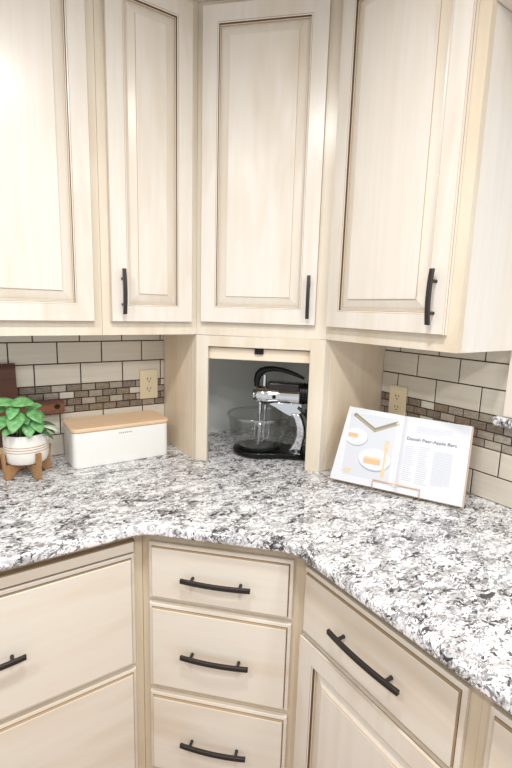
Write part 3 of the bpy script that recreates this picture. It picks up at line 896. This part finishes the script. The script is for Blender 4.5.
def block(u0, u1, nm):
    mb = MB(); n = 24
    us = [u0 + (u1 - u0) * (k / n) ** (1 if True else 1) for k in range(n + 1)]
    pts = [(u, surf(u, 0)) for u in us] + [(u1, 0.0163), (u0, 0.0163)]
    k = len(pts)
    sk = (lambda x, f: x + f * max(0.0, (GU - x) / GU)) if u0 < 0.1 else (lambda x, f: x)
    top = lambda x: BHt * (1 + (0.028 * (GU - x) / GU if x < GU else -0.016 * (x - GU) / GU))
    vs = [(sk(x, -0.008), y, 0.0) for x, y in pts] + [(sk(x, 0.019), y, top(x)) for x, y in pts]
    mb.add(vs, [(i, i + 1, k + i + 1, k + i) for i in range(n)], M['paper'], True)
    mb.add(vs, [(i, (i + 1) % k, k + (i + 1) % k, k + i) for i in range(n, k)], M['paper_edge'])
    mb.add(vs, [tuple(range(k)), tuple(range(k, 2 * k))[::-1]], M['paper_edge'])
    return mb.build(nm, bk_t, angle=30)
lp = block(0.003, GU, 'left_pages'); rp = block(GU, BW - 0.003, 'right_pages')
def patch(mb, poly, m, lift=0.0003):
    """printed shape following the page surface"""
    vs = [(u, surf(u, 0) - lift, v) for u, v in poly]
    mb.add(vs, [tuple(range(len(vs)))], m)
def rect(mb, u0, u1, v0, v1, m, lift=0.0003, n=1):
    for k in range(n):
        a = u0 + (u1 - u0) * k / n; b = u0 + (u1 - u0) * (k + 1) / n
        patch(mb, [(a, v0), (b, v0), (b, v1), (a, v1)], m, lift)
def disc(mb, cu, cv, ru, rv, m, lift, umin=-9, n=28):
    patch(mb, [(max(umin, cu + ru * math.cos(2 * PI * k / n)), cv + rv * math.sin(2 * PI * k / n)) for k in range(n)], m, lift)
mb = MB()
rect(mb, 0.031, 0.198, 0.0226, 0.2295, M['photo_grey'], 0.0002, 12)
def bar(mb, p, q, w, m, lift):
    p, q = Vector(p), Vector(q); d = (q - p).normalized(); nn = Vector((-d.y, d.x)) * w
    for k in range(10):
        a, b = p.lerp(q, k / 10), p.lerp(q, (k + 1) / 10)
        patch(mb, [a + nn, b + nn, b - nn, a - nn], m, lift)
bar(mb, (0.043, 0.2264), (0.122, 0.1800), 0.0062, M['photo_olive'], 0.0003); bar(mb, (0.1165, 0.1815), (0.190, 0.2165), 0.0065, M['photo_olive'], 0.00036)
bar(mb, (0.047, 0.2220), (0.1195, 0.1790), 0.003, M['photo_olive2'], 0.00042); bar(mb, (0.119, 0.1795), (0.186, 0.2110), 0.003, M['photo_olive2'], 0.00042)
disc(mb, 0.061, 0.1500, 0.0395, 0.0300, M['photo_shade'], 0.0003, 0.031); disc(mb, 0.060, 0.1525, 0.0390, 0.0285, M['photo_white'], 0.0004, 0.031)
disc(mb, 0.1315, 0.0845, 0.0520, 0.0370, M['photo_shade'], 0.0003); disc(mb, 0.1310, 0.0880, 0.0515, 0.0350, M['photo_white'], 0.0004)
rect(mb, 0.0335, 0.0665, 0.148, 0.1625, M['photo_orange'], 0.0005); rect(mb, 0.097, 0.1515, 0.071, 0.0885, M['photo_orange'], 0.0005); rect(mb, 0.098, 0.1505, 0.0865, 0.0935, M['photo_gold'], 0.0006)
bar(mb, (0.1630, 0.040), (0.1632, 0.122), 0.0028, M['photo_gold'], 0.0007); bar(mb, (0.1630, 0.036), (0.1630, 0.062), 0.0055, M['photo_gold'], 0.0008); bar(mb, (0.1633, 0.118), (0.1635, 0.132), 0.0062, M['photo_gold'], 0.0007)
for k in (-1, 0, 1): bar(mb, (0.1635 + 0.0045 * k, 0.130), (0.1637 + 0.0050 * k, 0.154), 0.0017, M['photo_gold'], 0.0007)
mb.build('printed_photo', lp)

def text(body, parent, u, v, size, m, width=None, bold=0.0):
    cu = bpy.data.curves.new('lettering', 'FONT'); cu.body = body; cu.size = size; cu.offset = bold
    ob = bpy.data.objects.new('lettering_src', cu); COL.objects.link(ob)
    dg = bpy.context.evaluated_depsgraph_get(); dg.update()
    me = bpy.data.meshes.new_from_object(ob.evaluated_get(dg)); bpy.data.objects.remove(ob)
    xs = [q.co.x for q in me.vertices]; x0, x1 = min(xs), max(xs)
    sx = (width / (x1 - x0)) if width else 1.0
    for q in me.vertices:
        uu = u + (q.co.x - x0) * sx; q.co = Vector((uu, surf(uu, 0) - 0.0009, v + q.co.y))
    me.materials.clear(); me.materials.append(m)
    o = bpy.data.objects.new('lettering', me); COL.objects.link(o); o.parent = parent
    return o
text('Danish Pear-Apple Bars', rp, 0.2225, 0.1690, 0.0135, M['ink'], 0.145, 0.0001)
text('47', lp, 0.0335, 0.0290, 0.022, M['photo_gold'], 0.030, 0.0008)
mb = MB(); random.seed(11)
def lines(u0, u1, v_top, v_bot, step, h):
    v = v_top
    while v > v_bot:
        rect(mb, u0, u0 + (u1 - u0) * random.uniform(0.62, 1.0), v - h, v, M['ink_pale'], 0.0004, 1); v -= step
lines(0.2222, 0.2540, 0.150, 0.042, 0.0062, 0.0026)
lines(0.2620, 0.2985, 0.153, 0.036, 0.0062, 0.0026)
v = 0.147
while v > 0.042: rect(mb, 0.307, 0.361 - (0.02 if v < 0.048 else 0), v - 0.0022, v, M['ink_pale'], 0.0004, 1); v -= 0.0046
for k in range(4): rect(mb, 0.246, 0.352 - (0.03 if k == 3 else 0), 0.2125 - 0.0055 * k, 0.2145 - 0.0055 * k, M['ink_pale'], 0.0004, 1)
mb.build('printed_text', rp)

t = thing('book_stand', 'copper wire stand holding up the open cookbook', 'book stand', (BX, BY, 0.0), 0, None, (0, 0, RB_)); t.scale = (0.973,) * 3
def tl(u, w, v):   # a point in the leaning frame, given in the stand's upright frame
    return (u, w * math.cos(LEAN) + (v) * math.sin(LEAN), -w * math.sin(LEAN) + v * math.cos(LEAN) + 0.0154)
W = 0.0016
mb = MB(); mb.tube([tl(0.1385, -0.006, -0.0045), tl(0.1385, -0.006, 0.024), tl(0.2825, -0.006, 0.024), tl(0.2825, -0.006, -0.0045)], W, M['copper'], 8)
for u in (0.1385, 0.2825): mb.tube([tl(u, -0.006, -0.0045), tl(u, 0.022, -0.0060), tl(u, 0.0225, 0.17)], W, M['copper'], 8)
mb.tube([tl(0.1385, 0.0225, 0.17), tl(0.2825, 0.0225, 0.17)], W, M['copper'], 8)
mb.build('cradle', t)
for u in (0.16, 0.26):
    mb = MB(); a = tl(u, 0.0226, 0.168); mb.tube([a, (u, 0.098, 0.0018)], W, M['copper'], 8); mb.build('leg', t)

# ------------------------------------------------------------------ light and camera
for o in TOPS: o.location.z += Z0

def can_or_fill(x, y, power, r=0.075):
    l = bpy.data.lights.new('ceiling_can_or_fill', 'AREA'); l.shape = 'DISK'; l.size = 2 * r; l.energy = power; l.color = (1.0, 0.99, 0.98)
    l.spread = math.radians(170)
    o = bpy.data.objects.new('ceiling_can_or_fill', l); COL.objects.link(o); o.location = (x, y, CE + Z0 - 0.006); return o
CAN = 11.5
can_or_fill(-1.12, -1.33, CAN)
can_or_fill(-2.05, -1.32, CAN)
can_or_fill(-1.12, -2.55, CAN)
can_or_fill(-2.05, -2.55, CAN)
can_or_fill(-0.55, -2.65, CAN * 1.3)  # added unseen fill lamp, brightens the end panel of the right wall cabinet

w = bpy.data.worlds.new('World'); bpy.context.scene.world = w; w.use_nodes = True
bg = w.node_tree.nodes['Background']; bg.inputs['Color'].default_value = (0.92, 0.96, 1.0, 1); bg.inputs['Strength'].default_value = 0.72

cam = bpy.data.cameras.new('Camera'); co = bpy.data.objects.new('Camera', cam); COL.objects.link(co)
cx, cy, cz, yaw, pitch, roll, foc = -1.3056, -1.7043, 0.5538, 0.9767, -0.1677, 0.0286, 444.8356
fw = Vector((math.cos(pitch) * math.cos(yaw), math.cos(pitch) * math.sin(yaw), math.sin(pitch)))
r = fw.cross(Vector((0, 0, 1))).normalized(); u = r.cross(fw)
r2 = r * math.cos(roll) + u * math.sin(roll); u2 = -r * math.sin(roll) + u * math.cos(roll)
co.matrix_world = Matrix(((r2.x, u2.x, -fw.x, cx), (r2.y, u2.y, -fw.y, cy), (r2.z, u2.z, -fw.z, cz + Z0), (0, 0, 0, 1)))
cam.sensor_fit = 'VERTICAL'; cam.sensor_height = 36.0; cam.sensor_width = 24.0; cam.lens = foc * 36.0 / 768.0
cam.clip_start = 0.01
sc = bpy.context.scene; sc.camera = co
sc.view_settings.view_transform = 'Standard'; sc.view_settings.look = 'None'
sc.view_settings.exposure = 0.16; sc.view_settings.gamma = 1.0
sc.view_settings.use_curve_mapping = False
